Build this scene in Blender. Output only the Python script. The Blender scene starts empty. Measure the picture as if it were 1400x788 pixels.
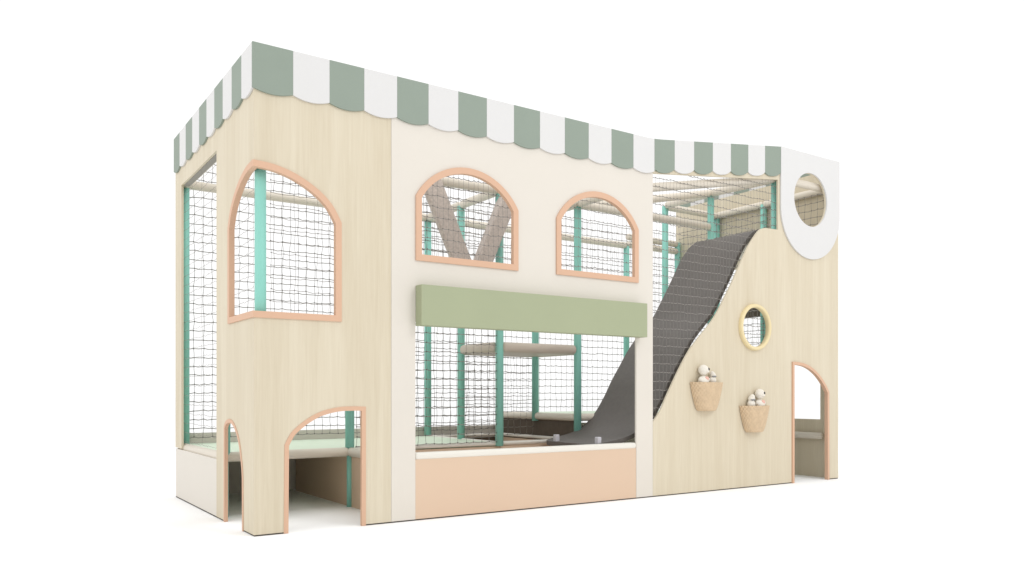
import bpy, bmesh, math, random
from mathutils import Vector, Matrix
from mathutils.geometry import tessellate_polygon

random.seed(7)
S = bpy.context.scene
C = S.collection

# ------------------------------------------------------------------ camera
cd = bpy.data.cameras.new("camera")
cam = bpy.data.objects.new("camera", cd); C.objects.link(cam)
cam.location = (-1.421, -4.895, 0.870)
cam.rotation_euler = (math.radians(90), 0, -math.radians(34.073))
cd.sensor_width = 36.0; cd.lens = 28.106; cd.shift_y = 0.1029
cd.clip_start = 0.05; cd.clip_end = 500
S.camera = cam

# ------------------------------------------------------------------ light
W = bpy.data.worlds.new("World"); S.world = W; W.use_nodes = True
bg = W.node_tree.nodes["Background"]
bg.inputs[0].default_value = (1, 1, 1, 1); bg.inputs[1].default_value = 1.08

def area(name, loc, target, size, power, col=(1, 1, 1)):
    l = bpy.data.lights.new(name, 'AREA'); l.shape = 'SQUARE'; l.size = size; l.energy = power; l.color = col
    o = bpy.data.objects.new(name, l); C.objects.link(o); o.location = loc
    o.rotation_euler = (Vector(target) - Vector(loc)).to_track_quat('-Z', 'Y').to_euler()
    return o
area("key_light", (5.5, -8.5, 8.5), (3.2, 0.8, 1.2), 3.5, 270, (1.0, 0.99, 0.975))
area("side_fill", (-7.5, 1.0, 6.5), (0.0, 1.0, 1.5), 3.5, 150, (1.0, 0.99, 0.975))  # added fill to brighten the left wall, no such source seen
area("overhead_light", (3.0, 0.2, 10.0), (3.0, 1.0, 0.0), 6.0, 200, (1.0, 0.99, 0.975))

S.view_settings.view_transform = 'Standard'; S.view_settings.look = 'None'
S.view_settings.exposure = 0.0; S.view_settings.gamma = 1.0
S.cycles.max_bounces = 8; S.cycles.diffuse_bounces = 5

# ------------------------------------------------------------------ materials
def mat(name, col, rough=0.55, spec=0.3, var=0.0, vscale=4.0, bump=0.0, bscale=200.0):
    m = bpy.data.materials.new(name); m.use_nodes = True
    nt = m.node_tree; b = nt.nodes["Principled BSDF"]
    b.inputs["Roughness"].default_value = rough
    b.inputs["Specular IOR Level"].default_value = spec
    tc = nt.nodes.new("ShaderNodeTexCoord")
    n = nt.nodes.new("ShaderNodeTexNoise"); n.inputs["Scale"].default_value = vscale; n.inputs["Detail"].default_value = 4
    nt.links.new(tc.outputs["Object"], n.inputs["Vector"])
    r = nt.nodes.new("ShaderNodeValToRGB")
    r.color_ramp.elements[0].position = 0.3; r.color_ramp.elements[1].position = 0.7
    r.color_ramp.elements[0].color = tuple(c * (1 - var) for c in col) + (1,)
    r.color_ramp.elements[1].color = tuple(min(1, c * (1 + var)) for c in col) + (1,)
    nt.links.new(n.outputs["Fac"], r.inputs["Fac"]); nt.links.new(r.outputs["Color"], b.inputs["Base Color"])
    if bump:
        n2 = nt.nodes.new("ShaderNodeTexNoise"); n2.inputs["Scale"].default_value = bscale; n2.inputs["Detail"].default_value = 3
        nt.links.new(tc.outputs["Object"], n2.inputs["Vector"])
        bp = nt.nodes.new("ShaderNodeBump"); bp.inputs["Strength"].default_value = bump; bp.inputs["Distance"].default_value = 0.002
        nt.links.new(n2.outputs["Fac"], bp.inputs["Height"]); nt.links.new(bp.outputs["Normal"], b.inputs["Normal"])
    return m

def wood(name, lo, hi, rough=0.55):
    m = bpy.data.materials.new(name); m.use_nodes = True
    nt = m.node_tree; b = nt.nodes["Principled BSDF"]
    b.inputs["Roughness"].default_value = rough; b.inputs["Specular IOR Level"].default_value = 0.25
    tc = nt.nodes.new("ShaderNodeTexCoord")
    def noise(scale, sc, det, dist=0.0):
        mp = nt.nodes.new("ShaderNodeMapping"); mp.inputs["Scale"].default_value = scale
        nt.links.new(tc.outputs["Object"], mp.inputs["Vector"])
        n = nt.nodes.new("ShaderNodeTexNoise"); n.inputs["Scale"].default_value = sc
        n.inputs["Detail"].default_value = det; n.inputs["Distortion"].default_value = dist
        nt.links.new(mp.outputs["Vector"], n.inputs["Vector"]); return n.outputs["Fac"]
    a = noise((6.5, 6.5, 0.30), 1.0, 3.0, 0.9)        # broad boards
    g = noise((48, 48, 1.9), 1.0, 5.0, 1.2)       # grain
    f = noise((220, 220, 5.0), 1.0, 2.0)          # pores
    def mad(x, k, y):
        q = nt.nodes.new("ShaderNodeMath"); q.operation = 'MULTIPLY_ADD'
        nt.links.new(x, q.inputs[0]); q.inputs[1].default_value = k
        if isinstance(y, float): q.inputs[2].default_value = y
        else: nt.links.new(y, q.inputs[2])
        return q.outputs[0]
    s = mad(a, 0.50, mad(g, 0.34, mad(f, 0.16, 0.0)))
    r = nt.nodes.new("ShaderNodeValToRGB")
    r.color_ramp.elements[0].position = 0.34; r.color_ramp.elements[1].position = 0.66
    r.color_ramp.elements[0].color = lo + (1,); r.color_ramp.elements[1].color = hi + (1,)
    nt.links.new(s, r.inputs["Fac"]); nt.links.new(r.outputs["Color"], b.inputs["Base Color"])
    return m

M = dict(
    wood=wood("pale maple", (0.560, 0.487, 0.360), (0.648, 0.584, 0.458)),
    cream=mat("cream paint", (0.6653, 0.6232, 0.5604), var=0.012, vscale=2.0),
    peach=mat("peach paint", (0.6195, 0.3983, 0.2745), var=0.01),
    peach_panel=mat("peach panel", (0.6438, 0.4823, 0.3555), var=0.012, vscale=1.5),
    sage=mat("sage stripe", (0.2506, 0.2975, 0.2506), rough=0.6, var=0.015),
    white=mat("white stripe", (0.6435, 0.638, 0.6324), rough=0.6, var=0.006),
    sign=mat("soft green paint", (0.3414, 0.374, 0.2417), var=0.012),
    teal=mat("teal foam", (0.2449, 0.5575, 0.4785), rough=0.5, var=0.02, bump=0.05),
    pad=mat("cream vinyl", (0.658, 0.6015, 0.5151), rough=0.45, spec=0.4, var=0.015, bump=0.04),
    pad_white=mat("white vinyl", (0.72, 0.693, 0.63), rough=0.45, spec=0.4, var=0.01),
    mat_green=mat("mint mat", (0.6459, 0.747, 0.5977), rough=0.65, var=0.015),
    slide=mat("charcoal foam", (0.1278, 0.1164, 0.1075), rough=0.6, spec=0.3, var=0.06, vscale=30, bump=0.15, bscale=120),
    cord=mat("net cord", (0.2737, 0.256, 0.238), rough=0.8, spec=0.1), knot=mat("net knot", (0.095, 0.09, 0.085), rough=0.8, spec=0.1),
    beam=mat("taupe wrap", (0.5873, 0.515, 0.4706), rough=0.7, var=0.14, vscale=55, bump=0.2, bscale=90),
    taupe=mat("taupe vinyl", (0.5141, 0.4474, 0.3779), rough=0.5, var=0.015),
    shade=mat("grey soffit", (0.30, 0.28, 0.25), rough=0.7),  # colour of the shade beneath the side rail
    gap_shadow=mat("dark rubber", (0.06, 0.05, 0.042), rough=0.8),  # gap shadow at the wall foot, put into a dark colour
    dark=mat("shade-painted riser", (0.10, 0.078, 0.058), rough=0.8, var=0.1, vscale=20),  # under-deck shade put into the riser brown; reused on the cross bar
    bolt=mat("clear plastic", (0.55, 0.54, 0.58), rough=0.25, spec=0.5),
    yellow=mat("pale yellow paint", (0.7182, 0.6053, 0.3614), var=0.012),
    straw=mat("woven straw", (0.582, 0.44, 0.2915), rough=0.75, var=0.08, vscale=28, bump=0.35, bscale=110),
    plush=mat("white plush", (0.74, 0.70, 0.63), rough=0.9, spec=0.1, var=0.05, vscale=60, bump=0.6, bscale=300),
    grey=mat("grey plush", (0.27, 0.27, 0.2775), rough=0.9, spec=0.1, var=0.05, vscale=60, bump=0.6, bscale=300),
    pink=mat("pink plush", (0.72, 0.44, 0.37), rough=0.9, spec=0.1, var=0.04, vscale=60, bump=0.5, bscale=300),
    black=mat("black bead", (0.01, 0.01, 0.01), rough=0.2, spec=0.5),
    floor=mat("white studio floor", (0.95, 0.95, 0.95), rough=0.9, spec=0.0, var=0.003, vscale=0.3),
)

# ------------------------------------------------------------------ mesh helpers
def link(name, bm, mats, parent=None, smooth=False, label=None):
    me = bpy.data.meshes.new(name); bmesh.ops.recalc_face_normals(bm, faces=bm.faces); bm.to_mesh(me); bm.free()
    if not isinstance(mats, (list, tuple)): mats = [mats]
    for m in mats: me.materials.append(m)
    if smooth:
        for p in me.polygons: p.use_smooth = True
    o = bpy.data.objects.new(name, me); C.objects.link(o)
    if parent is not None: o.parent = parent
    if label: o["label"] = label
    return o

def add_panel(bm, loops, lo, hi, axis, mi=0):
    """extruded polygon with holes; loops in (u,z); axis 'y': u=x, depth along y; axis 'x': u=y, depth along x"""
    def P(u, z, d): return (u, d, z) if axis == 'y' else (d, u, z)
    tris = tessellate_polygon([[Vector((u, z, 0)) for u, z in l] for l in loops])
    flat = [p for l in loops for p in l]
    A = [bm.verts.new(P(u, z, lo)) for u, z in flat]; B = [bm.verts.new(P(u, z, hi)) for u, z in flat]
    for t in tris:
        for V in (A, B):
            try: f = bm.faces.new([V[i] for i in t]); f.material_index = mi
            except ValueError: pass
    k = 0
    for l in loops:
        n = len(l)
        for i in range(n):
            j = (i + 1) % n
            f = bm.faces.new((A[k + i], A[k + j], B[k + j], B[k + i])); f.material_index = mi
        k += n

def panel(name, loops, lo, hi, axis, m, parent, label=None):
    bm = bmesh.new(); add_panel(bm, loops, lo, hi, axis)
    return link(name, bm, m, parent, label=label)

def bevel_all(bm, w, seg=2):
    bmesh.ops.remove_doubles(bm, verts=bm.verts, dist=1e-6)
    bmesh.ops.bevel(bm, geom=list(bm.edges), offset=w, segments=seg, profile=0.6, affect='EDGES', clamp_overlap=True)

def box(name, a, b, m, parent, bev=0.004, seg=2, label=None, smooth=False):
    bm = bmesh.new(); bmesh.ops.create_cube(bm, size=1)
    for v in bm.verts:
        v.co = Vector([(a[i] + b[i]) / 2 + v.co[i] * (b[i] - a[i]) for i in range(3)])
    if bev: bevel_all(bm, bev, seg)
    return link(name, bm, m, parent, label=label, smooth=smooth)

def add_tube(bm, p, q, r, n=20, round_ends=True, r2=None):
    p = Vector(p); q = Vector(q); d = (q - p).normalized(); r2 = r if r2 is None else r2
    a = d.orthogonal().normalized(); b = d.cross(a)
    rings = []
    if round_ends:
        for k in range(1, 5):
            t = math.pi / 2 * k / 5; rings.append((p - d * r * 0.6 * math.cos(t), r * math.sin(t)))
    rings += [(p, r), (q, r2)]
    if round_ends:
        for k in range(4, 0, -1):
            t = math.pi / 2 * k / 5; rings.append((q + d * r2 * 0.6 * math.cos(t), r2 * math.sin(t)))
    R = [[bm.verts.new(c + (a * math.cos(2 * math.pi * i / n) + b * math.sin(2 * math.pi * i / n)) * rr) for i in range(n)] for c, rr in rings]
    for k in range(len(R) - 1):
        for i in range(n):
            j = (i + 1) % n; bm.faces.new((R[k][i], R[k][j], R[k + 1][j], R[k + 1][i]))
    bm.faces.new(R[0]); bm.faces.new(R[-1])

def tube(name, p, q, r, m, parent, **kw):
    bm = bmesh.new(); add_tube(bm, p, q, r, **kw)
    o = link(name, bm, m, parent)
    for f in o.data.polygons: f.use_smooth = len(f.vertices) == 4
    return o

def offset_in(path, w, closed=False):
    """offset a polyline to its right-hand side by w with mitred joins"""
    out = []; n = len(path)
    for i in range(n):
        p = Vector(path[i])
        a = Vector(path[i - 1]) if (i > 0 or closed) else None
        b = Vector(path[(i + 1) % n]) if (i < n - 1 or closed) else None
        ns = []
        if a is not None: d = (p - a).normalized(); ns.append(Vector((d.y, -d.x)))
        if b is not None: d = (b - p).normalized(); ns.append(Vector((d.y, -d.x)))
        s = sum(ns, Vector((0, 0))).normalized()
        k = max(0.35, s.dot(ns[0])); q = p + s * (w / k); out.append((q.x, q.y))
    return out

def circle(cx, cz, r, n=64):
    return [(cx + r * math.cos(2 * math.pi * i / n), cz + r * math.sin(2 * math.pi * i / n)) for i in range(n)]

def smooth_path(pts, sub=6):
    """Catmull-Rom through points"""
    out = []; n = len(pts)
    for i in range(n - 1):
        p0 = pts[max(0, i - 1)]; p1 = pts[i]; p2 = pts[i + 1]; p3 = pts[min(n - 1, i + 2)]
        for k in range(sub):
            t = k / sub
            out.append(tuple(0.5 * ((2 * b) + (-a + c) * t + (2 * a - 5 * b + 4 * c - d) * t * t + (-a + 3 * b - 3 * c + d) * t ** 3)
                             for a, b, c, d in zip(p0, p1, p2, p3)))
    out.append(pts[-1]); return out

# ------------------------------------------------------------------ floor (setting)
bm = bmesh.new(); bmesh.ops.create_grid(bm, x_segments=1, y_segments=1, size=150)
fl = link("floor", bm, M["floor"]); fl["kind"] = "structure"

# ------------------------------------------------------------------ the playhouse
house = bpy.data.objects.new("playhouse", None); C.objects.link(house)
house["label"] = "pale wood and cream indoor playhouse with green striped awning, nets, teal posts and slide"
house["category"] = "playhouse"
L, D, T = 5.91, 2.25, 0.018

# ---- outlines
win_f = smooth_path([(0.0, 2.287), (0.12, 2.278), (0.238, 2.247), (0.34, 2.200), (0.428, 2.142), (0.50, 2.070), (0.558, 1.970)], 5)
win_s = [(u * 1.02, z) for u, z in win_f]                                           # the half on the side wall
arch_f = smooth_path([(0.187, 0.550), (0.235, 0.632), (0.332, 0.709), (0.428, 0.756), (0.54, 0.781), (0.64, 0.785), (0.728, 0.783)], 5)
arch_s = smooth_path([(0.227, 0.340), (0.248, 0.430), (0.30, 0.550), (0.37, 0.630), (0.46, 0.684), (0.545, 0.700), (0.62, 0.690), (0.665, 0.670), (0.690, 0.640)], 5)
door_r = smooth_path([(5.160, 1.176), (5.245, 1.173), (5.36, 1.158), (5.475, 1.118), (5.58, 1.055), (5.67, 0.975), (5.742, 0.885)], 5)
profile = [(3.318, 0.628), (3.399, 0.715), (3.495, 0.873), (3.62, 1.065), (3.737, 1.225), (3.866, 1.356), (3.98, 1.458), (4.091, 1.574),
           (4.2, 1.724), (4.312, 1.888), (4.425, 2.071), (4.521, 2.221), (4.617, 2.335), (4.69, 2.402), (4.758, 2.426)]
profile = smooth_path(profile, 4)

# ---- front wooden corner wall
ZB = 0.009
lp = [(0, ZB), (0.187, ZB)] + arch_f + [(0.728, ZB), (0.911, ZB), (0.911, 2.80), (0, 2.80)] + win_f + [(0.558, 1.332), (0, 1.332)]
wall_f = panel("wall", [lp], 0.0, T, 'y', M["wood"], house, "pale wood front wall with arched doorway and corner window")
# ---- wooden side wall
ls = [(T + .001, ZB), (0.227, ZB)] + arch_s + [(0.690, ZB), (0.896, ZB), (0.896, 2.57), (2.024, 2.57), (2.024, 0.418), (D, 0.418), (D, 2.80), (T + .001, 2.80)] \
     + [(max(u, T + .001), z) for u, z in win_s] + [(0.569, 1.332), (T + .001, 1.332)]
wall_s = panel("wall", [ls], 0.0, T, 'x', M["wood"], house, "pale wood side wall with tall netted opening")
panel("kick_panel", [[(0.898, ZB), (D - .002, ZB), (D - .002, 0.408), (0.898, 0.408)]], 0.002, T, 'x', M["cream"], wall_s)

# ---- cream shop wall
def seg_window(x0, x1, z0, zs, zt, n=28):
    """segmental arch outline, clockwise from bottom left"""
    c = (x1 - x0) / 2; h = zt - zs; R = (c * c + h * h) / (2 * h); cx = (x0 + x1) / 2; cz = zt - R
    a = math.asin(c / R)
    return [(x0, z0)] + [(cx + R * math.sin(-a + 2 * a * i / n), cz + R * math.cos(-a + 2 * a * i / n)) for i in range(n + 1)] + [(x1, z0)]
W1 = seg_window(1.093, 1.940, 1.779, 2.224, 2.472); W2 = seg_window(2.297, 3.146, 1.783, 2.220, 2.474)
lc = [(0.913, ZB), (1.093, ZB), (1.093, 1.36), (3.130, 1.36), (3.130, ZB), (3.316, ZB), (3.316, 2.80), (0.913, 2.80)]
wall_c = panel("wall", [lc, offset_in(W1, 0.02, True), offset_in(W2, 0.02, True)], 0.0, T, 'y', M["cream"], house,
               "cream shop-front wall with two arched windows and a serving hatch")
for w in (W1, W2):
    panel("window_frame", [w, offset_in(w, 0.044, True)], -0.013, 0.020, 'y', M["peach"], wall_c)

# ---- right wooden climbing wall
YC, YZ = 4.607, 1.484
lr = [(3.318, ZB), (5.160, ZB)] + door_r + [(5.742, ZB), (L, ZB), (L, 3.218), (4.978, 3.218), (3.318, 2.992), (3.318, 2.716), (4.952, 2.908), (4.952, 2.431)] + profile[::-1]
wall_r = panel("wall", [lr, circle(YC, YZ, 0.192), circle(5.440, 2.778, 0.2645)], 0.0, T, 'y', M["wood"], house,
               "pale wood wall with a wavy edge, round window and arched doorway")
# round yellow ring
bm = bmesh.new(); N = 64; K = 14
rows = []
for i in range(N):
    a = 2 * math.pi * i / N; ring = []
    for k in range(K):
        b = 2 * math.pi * k / K
        cr = 0.1985 + 0.0185 * math.cos(b); cy = -0.006 + 0.026 * max(-1, min(1, 1.25 * math.sin(b)))
        ring.append(bm.verts.new((YC + cr * math.cos(a), cy, YZ + cr * math.sin(a))))
    rows.append(ring)
for i in range(N):
    for k in range(K):
        bm.faces.new((rows[i][k], rows[(i + 1) % N][k], rows[(i + 1) % N][(k + 1) % K], rows[i][(k + 1) % K]))
link("window_frame", bm, M["yellow"], wall_r, smooth=True, label="round pale yellow window ring")

# ---- peach trims of the doorways and of the corner window
def strip(name, path, w, lo, hi, axis, parent):
    inner = offset_in(path, w)
    panel(name, [path + inner[::-1]], lo, hi, axis, M["peach"], parent)
strip("door_frame", [(0.183, 0.001)] + arch_f + [(0.728, 0.001)], 0.028, -0.004, 0.022, 'y', wall_f)
strip("door_frame", [(0.223, 0.001)] + arch_s + [(0.694, 0.001)], 0.024, -0.004, 0.020, 'x', wall_s)
strip("door_frame", [(5.160, 0.001)] + door_r + [(5.746, 0.001)], 0.027, -0.013, 0.024, 'y', wall_r)
wf = win_f + [(0.558, 1.332), (-0.010, 1.332)]
wi = offset_in(wf, 0.040); wi[0] = (-0.010, wi[0][1]); wi[-1] = (-0.010, 1.372)
panel("window_frame", [[(-0.010, 2.287)] + wf[1:] + wi[::-1]], -0.010, 0.026, 'y', M["peach"], wall_f)
ws = win_s + [(0.569, 1.332), (0.0265, 1.332)]
wi = offset_in(ws, 0.040); wi[0] = (0.0265, wi[0][1]); wi[-1] = (0.0265, 1.372)
k = [p for p in ws[1:-1] if p[0] > 0.03]
wk = [p for p in wi[1:-1] if p[0] > 0.03]
panel("window_frame", [[(0.0265, 2.286)] + k + [(0.0265, 1.332)] + [(0.0265, 1.372)] + wk[::-1] + [(0.0265, wi[0][1])]], -0.010, 0.026, 'x', M["peach"], wall_s)

# ---- dark strips standing in for the gap shadow under the walls
def base(parent, axis, spans):
    for a, b in spans:
        panel("gap_shadow_strip", [[(a, 0.0005), (b, 0.0005), (b, ZB - .0005), (a, ZB - .0005)]], 0.0025, T - .001, axis, M["gap_shadow"], parent)
base(wall_f, 'y', [(0.002, 0.182), (0.730, 0.911)]); base(wall_s, 'x', [(T + .002, 0.222), (0.696, D - .002)])
base(wall_c, 'y', [(0.9115, 3.3165)]); base(wall_r, 'y', [(3.317, 5.158), (5.748, L - .002)])

# ---- awning
def top(x):
    a, b, s = 3.20, 3.42, 0.1345
    if x <= a: return 3.0
    if x < b: t = (x - a) / (b - a); return 3.0 + s * (b - a) * 0.5 * t * t
    return min(3.0 + s * (b - a) * 0.5 + s * (x - b), 3.226)
def awning(name, bounds, topf, dropf, dipf, powf, lo, hi, axis, first, parent, label=None):
    bm = bmesh.new()
    for i in range(len(bounds) - 1):
        a, b = bounds[i] + .0004, bounds[i + 1] - .0004; n = 16
        up = [(a + (b - a) * k / n, topf(a + (b - a) * k / n)) for k in range(n + 1)]
        lo_ = []
        for k in range(n + 1):
            t = -1 + 2 * k / n; x = a + (b - a) * (k / n)
            lo_.append((x, topf(x) - dropf(x) - dipf(x) * (1 - abs(t) ** powf(x))))
        add_panel(bm, [up + lo_[::-1]], lo, hi, axis, (i + first) % 2)
    return link(name, bm, [M["sage"], M["white"]], parent, label=label)
fb = [0.2373 * i for i in range(22)]; fb[0] = -0.014; fb[21] = 4.977
awning("awning", fb, top, lambda x: 0.274 if x < 3.323 else 0.249, lambda x: 0.023 if x < 3.323 else 0.034,
       lambda x: 2.0 if x < 3.323 else 2.6, -0.014, -0.001, 'y', 0, house, "green and white striped scalloped front awning")
sb = [0.2250 * i for i in range(11)]; sb[0] = -0.0005; sb[10] = 2.252
awning("awning", sb, lambda x: 3.0, lambda x: 0.274, lambda x: 0.024, lambda x: 2.0, -0.014, -0.001, 'x', 1, house,
       "green and white striped scalloped awning on the narrow side")
awning("awning", [0.225 * i for i in range(11)], lambda x: 3.228, lambda x: 0.26, lambda x: 0.03, lambda x: 2.4, L + 0.001, L + 0.014, 'x', 1, house,
       "far end striped awning seen from inside")
# white rounded panel
n = 40; pc, pr = 5.444, 0.466
ll = [(4.979, 3.227), (4.979, 2.66)] + [(pc - pr * math.cos(math.pi * k / n), 2.66 - pr * math.sin(math.pi * k / n)) for k in range(1, n)] + [(L, 2.66), (L, 3.227)]
panel("tongue_panel", [ll, circle(5.440, 2.778, 0.2635)], -0.016, -0.001, 'y', M["white"], house, "white round-ended panel with a round hole")

# ---- sign board and counter
box("sign_board", (1.093, -0.090, 1.330), (3.169, -0.001, 1.607), M["sign"], house, 0.004)
counter = box("counter_panel", (1.0945, 0.002, ZB), (3.1285, 0.022, 0.418), M["peach_panel"], house, 0)
box("counter_pad", (1.0945, -0.006, 0.415), (3.1285, 0.070, 0.463), M["pad_white"], counter, 0.020, 4, smooth=True)

# ---- far end wall and low back wall
le = [(T + .001, 0), (D, 0), (D, 3.165), (T + .001, 3.165)]
panel("wall", [le, [(0.195, 0.60), (0.195, 1.735), (2.02, 1.735), (2.02, 0.60)], [(0.195, 1.825), (0.195, 2.30), (2.02, 2.30), (2.02, 1.825)]],
      L - T, L, 'x', M["wood"], house, "pale wood end wall with two wide openings")
box("back_wall", (0.02, 2.225, 0.0), (L - T - .002, 2.243, 0.535), M["cream"], house, 0)

box("cross_bar", (5.872, 0.03, 1.730), (5.891, 2.20, 1.832), M["dark"], house, 0)

# ---- decks, risers and edge pads
PR = 0.035
def pad(p, q, parent, r=PR): return tube("edge_pad", p, q, r, M["pad"], parent)
d1 = box("deck", (0.03, 0.90, 0.395), (0.99, 2.222, 0.448), M["mat_green"], house, 0.008)
pad((0.03, 0.885, 0.422), (0.955, 0.885, 0.422), d1); pad((0.050, 0.93, 0.422), (0.050, 2.19, 0.422), d1)
pad((0.985, 0.06, 0.422), (0.985, 0.85, 0.422), d1)
d2 = box("deck", (0.992, 0.89, 0.415), (2.335, 2.222, 0.448), M["mat_green"], house, 0.008)
tube("edge_pad", (1.03, 0.872, 0.441), (2.335, 0.872, 0.441), 0.017, M["pad_white"], d2); tube("edge_pad", (2.335, 0.90, 0.441), (2.335, 2.19, 0.441), 0.017, M["pad_white"], d2)
box("riser", (0.99, 0.03, 0.0), (1.008, 2.13, 0.392), M["peach_panel"], house, 0)
box("riser", (1.012, 0.872, 0.0), (2.345, 0.888, 0.414), M["peach_panel"], house, 0)
pit = box("pit_floor", (2.34, 0.03, 0.02), (3.19, 2.20, 0.05), M["peach_panel"], house, 0)
tube("edge_pad", (2.335, 0.872, 0.441), (3.16, 0.872, 0.441), 0.017, M["pad_white"], pit); tube("edge_pad", (3.195, 0.90, 0.441), (3.195, 2.10, 0.441), 0.017, M["pad_white"], pit); tube("edge_pad", (2.335, 2.12, 0.441), (3.16, 2.12, 0.441), 0.017, M["pad_white"], pit)
box("riser", (2.346, 0.868, 0.05), (3.18, 0.884, 0.414), M["peach_panel"], house, 0)
box("riser", (3.194, 0.90, 0.05), (3.21, 2.20, 0.414), M["peach_panel"], house, 0)
box("riser", (2.36, 2.12, 0.05), (3.18, 2.135, 0.414), M["dark"], house, 0)  # pit shadow painted into this riser's colour
box("riser", (3.215, 0.90, 0.415), (3.235, 2.20, 0.625), M["dark"], house, 0, label="panel below the raised deck with its shade painted in")  # underlit face, its shade carried by the colour
d3 = box("deck", (3.22, 0.90, 0.627), (5.86, 2.222, 0.668), M["mat_green"], house, 0.008)
pad((3.205, 0.90, 0.648), (3.205, 1.49, 0.648), d3); pad((3.205, 1.56, 0.648), (3.205, 2.19, 0.648), d3); pad((3.24, 0.88, 0.648), (4.97, 0.88, 0.648), d3)
pad((5.862, 0.16, 0.430), (5.862, 0.80, 0.430), d3)
plat = box("platform", (2.325, 0.85, 1.232), (3.20, 1.52, 1.305), M["taupe"], house, 0.02, 3, smooth=True, label="raised square padded platform over the pit")
for p, q in [((2.302, 0.89, 1.268), (2.302, 1.385, 1.268)), ((2.375, 0.838, 1.268), (3.125, 0.838, 1.268)), ((2.375, 1.525, 1.268), (3.16, 1.525, 1.268)), ((3.21, 0.90, 1.268), (3.21, 1.48, 1.268))]:
    tube("edge_pad", p, q, 0.043, M["taupe"], plat)
box("platform", (4.79, 0.10, 2.31), (5.84, 0.85, 2.375), M["pad"], house, 0.02, 3, smooth=True)

# ---- posts
def post(x, y, z0, z1, zp=None, r=0.0345):
    bm = bmesh.new()
    if zp is not None: add_tube(bm, (x, y, 0.0), (x, y, zp + .01), 0.023, 18, False)
    add_tube(bm, (x, y, zp if zp is not None else z0), (x, y, z1), r, 24, False)
    o = link("post", bm, M["teal"], house)
    for f in o.data.polygons: f.use_smooth = len(f.vertices) == 4
for a in [(0.064, 0.085, 0, 2.58, 0.42), (0.056, 0.885, 0, 2.58, 0.44), (0.055, 2.150, 0, 2.58, 0.42), (0.985, 0.885, 0, 2.58, 0.455),
          (2.335, 0.850, 0.42, 2.60), (2.335, 1.500, 0.42, 2.60), (2.335, 2.150, 0.42, 2.60),
          (3.200, 0.860, 0.42, 2.60), (3.200, 1.525, 0.60, 2.60), (4.980, 2.160, 0.66, 2.60), (5.000, 0.075, 0.02, 2.93),
          (5.000, 0.880, 0.66, 2.96), (5.000, 1.545, 0.66, 2.96), (5.850, 1.550, 0.66, 2.96), (5.850, 0.880, 0.66, 2.96), (5.850, 2.185, 0.66, 2.74)]:
    post(*a)

# ---- top rails
RZ = 2.612
for p, q in [((0.064, 0.11, RZ), (0.055, 2.12, RZ)), ((0.085, 2.15, RZ), (2.30, 2.15, RZ)), ((2.37, 2.15, RZ), (4.95, 2.16, RZ)),
             ((1.02, 0.885, RZ), (2.30, 0.852, RZ)), ((2.335, 0.89, RZ), (2.335, 1.46, RZ)), ((2.335, 1.54, RZ), (2.335, 2.11, RZ)),
             ((2.37, 0.850, RZ), (3.17, 0.860, RZ)), ((3.20, 0.10, RZ), (3.20, 0.82, RZ)), ((3.20, 0.90, RZ), (3.20, 1.49, RZ)),
             ((3.235, 0.860, RZ), (4.96, 0.880, RZ)), ((3.26, 0.075, 2.60), (4.99, 0.075, 2.935)), ((3.40, 0.872, 2.63), (4.98, 0.880, 2.965)),
             ((5.00, 0.10, 2.94), (5.00, 0.85, 2.965)), ((5.00, 0.91, 2.965), (5.00, 1.51, 2.965)), ((5.03, 1.548, 2.955), (5.82, 1.55, 2.955)),
             ((5.85, 0.10, 2.96), (5.85, 0.85, 2.96)), ((5.85, 0.91, 2.96), (5.85, 1.52, 2.96)), ((5.03, 0.075, 2.945), (5.82, 0.075, 2.955)),
             ((5.01, 2.165, 2.63), (5.82, 2.185, 2.63)), ((5.01, 2.165, 2.72), (5.82, 2.185, 2.72))]:
    tube("rail", p, q, 0.0375, M["pad"], house)

box("rail_shade_sheet", (0.019, 0.90, 2.566), (0.062, 2.02, 2.574), M["shade"], house, 0)  # thin grey sheet that paints the shade under the side rail

# ---- V shaped wrapped beams behind the left arched window
def beam(p, q, w, t):
    p = Vector(p); q = Vector(q); d = (q - p).normalized(); s = Vector((d.z, 0, -d.x)); f = Vector((0, 1, 0))
    bm = bmesh.new(); V = []
    for c in (p, q):
        V.append([bm.verts.new(c + s * (a * w / 2) + f * (b * t / 2)) for a, b in ((-1, -1), (1, -1), (1, 1), (-1, 1))])
    for i in range(4):
        j = (i + 1) % 4; bm.faces.new((V[0][i], V[0][j], V[1][j], V[1][i]))
    bm.faces.new(V[0]); bm.faces.new(V[1]); bevel_all(bm, 0.012, 3)
    link("beam", bm, M["beam"], house)
beam((2.056, 0.80, 1.68), (1.622, 0.80, 2.62), 0.170, 0.06)
beam((2.004, 0.80, 1.68), (2.423, 0.80, 2.62), 0.140, 0.10)

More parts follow.
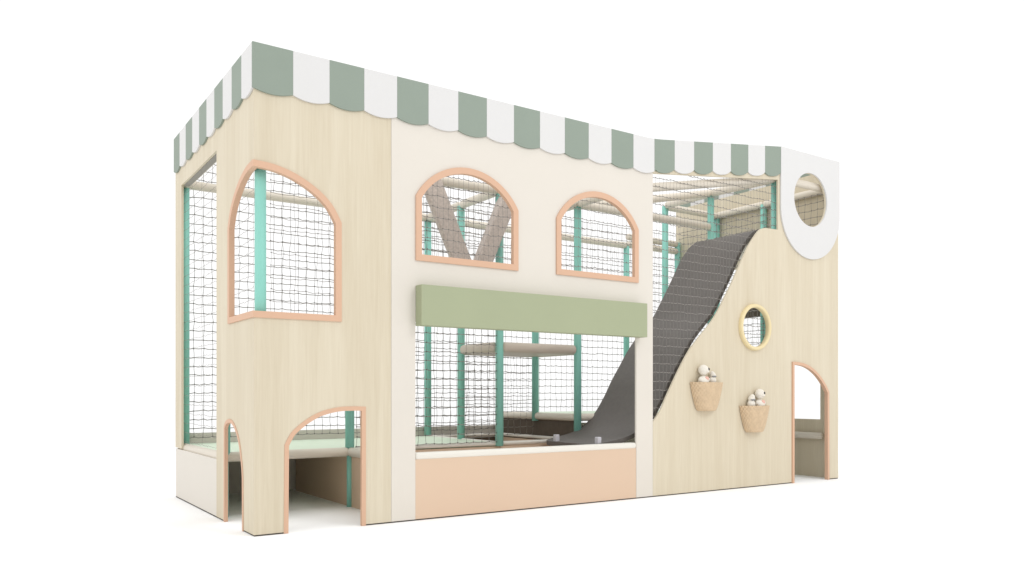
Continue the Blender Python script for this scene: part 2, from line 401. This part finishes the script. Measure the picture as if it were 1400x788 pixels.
# ---- nets: knotted cords, one mesh each
def net(o, u, v, nu, nv, s=0.075, r=0.0033, kr=0.0072, keep=None, amp=0.006, col=1, rv=0.6, su=None):
    o = Vector(o); u = Vector(u); v = Vector(v); w = u.cross(v)
    bm = bmesh.new(); P = {}; su = su or s; au = min(amp, su * .08)
    for i in range(nu + 1):
        for j in range(nv + 1):
            p = o + u * (i * su + random.uniform(-au, au)) + v * (j * s + random.uniform(-amp, amp) * .7) + w * random.uniform(-.004, .004)
            if keep is None or keep(p): P[i, j] = p
    def cord(p, q, sag, r=r):
        m = (p + q) / 2 + v * sag + w * random.uniform(-.003, .003) + u * random.uniform(-.003, .003)
        prev = None
        for a, b in ((p, m), (m, q)):
            d = (b - a).normalized(); x = d.cross(w).normalized(); 
            ring = [x * r, w * r, -x * r, -w * r]
            if prev is None: prev = [bm.verts.new(a + t) for t in ring]
            cur = [bm.verts.new(b + t) for t in ring]
            for k in range(4): bm.faces.new((prev[k], prev[(k + 1) % 4], cur[(k + 1) % 4], cur[k]))
            prev = cur
    for (i, j), p in P.items():
        if (i + 1, j) in P: cord(p, P[i + 1, j], -random.uniform(.001, .008))
        if (i, j + 1) in P and i % col == 0: cord(p, P[i, j + 1], 0, r * rv)
        t = [bm.verts.new(p + e * kr) for e in (u, v, -u, -v)]; a = bm.verts.new(p + w * kr); b = bm.verts.new(p - w * kr)
        for k in range(4):
            bm.faces.new((t[k], t[(k + 1) % 4], a)).material_index = 1; bm.faces.new((t[(k + 1) % 4], t[k], b)).material_index = 1
    return link("net", bm, [M["cord"], M["knot"]], house)
X, Y, Z = (1, 0, 0), (0, 1, 0), (0, 0, 1)
net((0.06, 2.19, 0.50), X, Z, 77, 31)                                             # back
net((0.030, 0.11, 0.48), Y, Z, 27, 28, r=0.0013, kr=0.0018, keep=lambda p: p.y > 0.9 or p.z > 0.8, col=9)   # side wall
net((0.99, 0.032, 0.60), X, Z, 95, 31, su=0.042, r=0.0027, rv=0.42, kr=0.0052, keep=lambda p: (p.z > 1.40 or p.x > 3.32) and p.z < 2.74 + max(0, p.x - 3.4) * 0.135)
net((0.115, 0.040, 1.29), X, Z, 6, 14, r=0.0018, kr=0.005)                            # corner window
net((5.815, 0.10, 1.27), Y, Z, 27, 22)                                            # far end
net((1.02, 0.838, 0.46), X, Z, 17, 28, r=0.0031)                                  # inner, left of the pit
net((2.37, 1.56, 0.47), X, Z, 11, 10, r=0.0026)                                   # behind the pit

# ---- slide
sp = [(2.76, 0.452), (2.84, 0.460), (2.95, 0.478), (3.06, 0.495), (3.18, 0.527), (3.30, 0.589), (3.42, 0.700), (3.53, 0.850), (3.615, 0.99), (3.715, 1.13),
      (3.81, 1.265), (3.92, 1.395), (4.03, 1.50), (4.15, 1.615), (4.27, 1.79), (4.40, 1.99), (4.535, 2.21), (4.655, 2.35), (4.75, 2.418), (4.80, 2.43)]
sp = smooth_path(sp, 4)
def slide_mesh():
    bm = bmesh.new(); th = 0.035; ys = 14
    up, dn = [], []
    n = len(sp)
    for i, (x, z) in enumerate(sp):
        a = sp[max(0, i - 1)]; b = sp[min(n - 1, i + 1)]; d = Vector((b[0] - a[0], 0, b[1] - a[1])).normalized(); nn = Vector((d.z, 0, -d.x))
        y0, y1 = 0.105, 0.865
        t = min(1, (x - sp[0][0]) / 0.20); cut = 0.16 * (1 - math.sqrt(max(0, 1 - (1 - t) ** 2)))
        y0 += cut * 0.5; y1 -= cut
        k = max(0, (x - 4.6) / 0.2)
        ru, rd = [], []
        for j in range(ys + 1):
            y = y0 + (y1 - y0) * j / ys
            ru.append(bm.verts.new((x, y, z))); rd.append(bm.verts.new(Vector((x, y, z)) + nn * th))
        up.append(ru); dn.append(rd)
    for i in range(n - 1):
        for j in range(ys):
            bm.faces.new((up[i][j], up[i + 1][j], up[i + 1][j + 1], up[i][j + 1])); bm.faces.new((dn[i][j], dn[i][j + 1], dn[i + 1][j + 1], dn[i + 1][j]))
        for j in (0, ys): bm.faces.new((up[i][j], up[i + 1][j], dn[i + 1][j], dn[i][j]))
    for i in (0, n - 1):
        for j in range(ys): bm.faces.new((up[i][j], up[i][j + 1], dn[i][j + 1], dn[i][j]))
    return bm
slide = link("slide", slide_mesh(), M["slide"], house, label="charcoal grey wavy slide running down to the counter")
for f in slide.data.polygons: f.use_smooth = True
md = slide.modifiers.new("edges", 'EDGE_SPLIT'); md.split_angle = math.radians(50)
for x, y in ((2.800, 0.655), (2.845, 0.150)):
    box("bracket", (x - .02, y - .022, 0.450), (x + .02, y + .022, 0.512), M["bolt"], slide, 0.008, 3)

# ------------------------------------------------------------------ baskets on the wall
def basket(x, zt, zb, label):
    bm = bmesh.new(); NU, NV = 72, 36; g = []
    for j in range(NV + 1):
        t = j / NV; z = zb + (zt - zb) * t
        e = t ** 0.58; hw = 0.098 + 0.097 * e; dp = 0.066 + 0.036 * e; row = []
        for i in range(NU + 1):
            a = math.pi * i / NU
            wv = 0.0032 * math.sin(math.pi * i / NU * 26) * (1 if int(t * 11.999) % 2 else -1) * abs(math.sin(math.pi * t * 12)) ** .5
            k = 1 + wv / 0.1
            row.append(bm.verts.new((x - hw * math.cos(a) * k, -0.003 - dp * math.sin(a) * k, z)))
        g.append(row)
    for j in range(NV):
        for i in range(NU): bm.faces.new((g[j][i], g[j][i + 1], g[j + 1][i + 1], g[j + 1][i]))
    bm.faces.new(g[0])                                           # base
    ins = []
    for lv, zz in ((0.93, zt), (0.86, zt - 0.03)):
        ins.append([bm.verts.new((x - 0.195 * lv * math.cos(math.pi * i / NU), -0.006 - 0.102 * lv * math.sin(math.pi * i / NU), zz)) for i in range(NU + 1)])
    for i in range(NU):
        bm.faces.new((g[NV][i], g[NV][i + 1], ins[0][i + 1], ins[0][i])); bm.faces.new((ins[0][i], ins[0][i + 1], ins[1][i + 1], ins[1][i]))
    bm.faces.new(ins[1])
    for i in (0, NU): pass
    o = link("basket", bm, M["straw"], None)
    for f in o.data.polygons: f.use_smooth = len(f.vertices) == 4
    o["label"] = label; o["category"] = "basket"; o["group"] = "woven baskets hung on the wooden wall"
    return o
basket(3.950, 0.968, 0.716, "woven straw wall basket hung higher, nearer the slide edge")
basket(4.590, 0.757, 0.512, "woven straw wall basket hung lower, below the round yellow window")

# ------------------------------------------------------------------ plush toys in the baskets
def ball(bm, c, r, sq=(1, 1, 1), n=20, mi=0):
    res = bmesh.ops.create_uvsphere(bm, u_segments=n, v_segments=n // 2 + 2, radius=r)
    for v in res["verts"]: v.co = Vector((v.co.x * sq[0] + c[0], v.co.y * sq[1] + c[1], v.co.z * sq[2] + c[2]))
def toy(x, z, y, hr, lean, m_head, m_chest, label, kind, eye=True, face=0.6):
    t = bpy.data.objects.new("plush_toy", None); C.objects.link(t); t.location = (x, y, z)
    t["label"] = label; t["category"] = "plush toy"; t["group"] = "plush toys peeking out of the wall baskets"
    hz = hr * 1.95
    if kind == 'doll':
        bm = bmesh.new(); ball(bm, (0, 0, -0.01), hr * 1.12, (1.05, .85, 1.0)); ball(bm, (-hr * .95, -.01, .004), hr * .42, (1, 1, 1.2)); ball(bm, (hr * .95, -.01, .004), hr * .42, (1, 1, 1.2))
        body = link("body", bm, M["plush"], t, smooth=True)
        bm = bmesh.new(); ball(bm, (lean + hr * .25, -hr * .62, hr * .30), hr * .55, (1.0, .6, .8)); link("scarf", bm, m_chest, t, smooth=True)
        bm = bmesh.new(); ball(bm, (lean, 0, hz), hr, (1.02, .95, 1.0), 28); ball(bm, (lean + hr * .3 * face, -hr * .86, hz - hr * .28), hr * .34, (1.2, .8, .8))
        h = link("head", bm, m_head, t, smooth=True)
        bm = bmesh.new(); ball(bm, (lean + hr * face, -hr * .80 * math.sqrt(max(.1, 1.15 - face * face)), hz + hr * .12), hr * .25, (1, 1, 1.25)); link("eye", bm, M["black"], h, smooth=True)
    else:
        bm = bmesh.new(); ball(bm, (0, 0, 0), hr * 1.2, (1, .8, 1.0)); link("body", bm, M["plush"], t, smooth=True)
        bm = bmesh.new(); ball(bm, (lean, 0, hr * 1.55), hr, (.95, .9, 1.15), 24)
        for v in bm.verts:
            k = max(0, (v.co.z - hr * 1.5) / hr); v.co.x = lean + (v.co.x - lean) * (1 - .35 * k) + .012 * k * face
        h = link("head", bm, m_head, t, smooth=True)
        bm = bmesh.new(); ball(bm, (lean, -hr * .35, hr * 1.18), hr * .80, (1.05, .85, .42)); link("collar", bm, m_chest, t, smooth=True)
    return t
toy(3.880, 0.985, -0.043, 0.046, 0.0, M["plush"], M["pink"], "white plush toy with black eye and pink scarf in the higher basket", 'doll', face=0.72)
toy(4.005, 0.983, -0.036, 0.031, 0.005, M["plush"], M["grey"], "small white and grey plush toy in the higher basket", 'hood', face=-1)
toy(4.632, 0.776, -0.043, 0.046, 0.0, M["plush"], M["pink"], "white plush toy with black eye and pink chest in the lower basket", 'doll', face=0.38)
toy(4.520, 0.770, -0.038, 0.035, 0.003, M["plush"], M["grey"], "small white and grey plush toy leaning in the lower basket", 'hood', face=1)
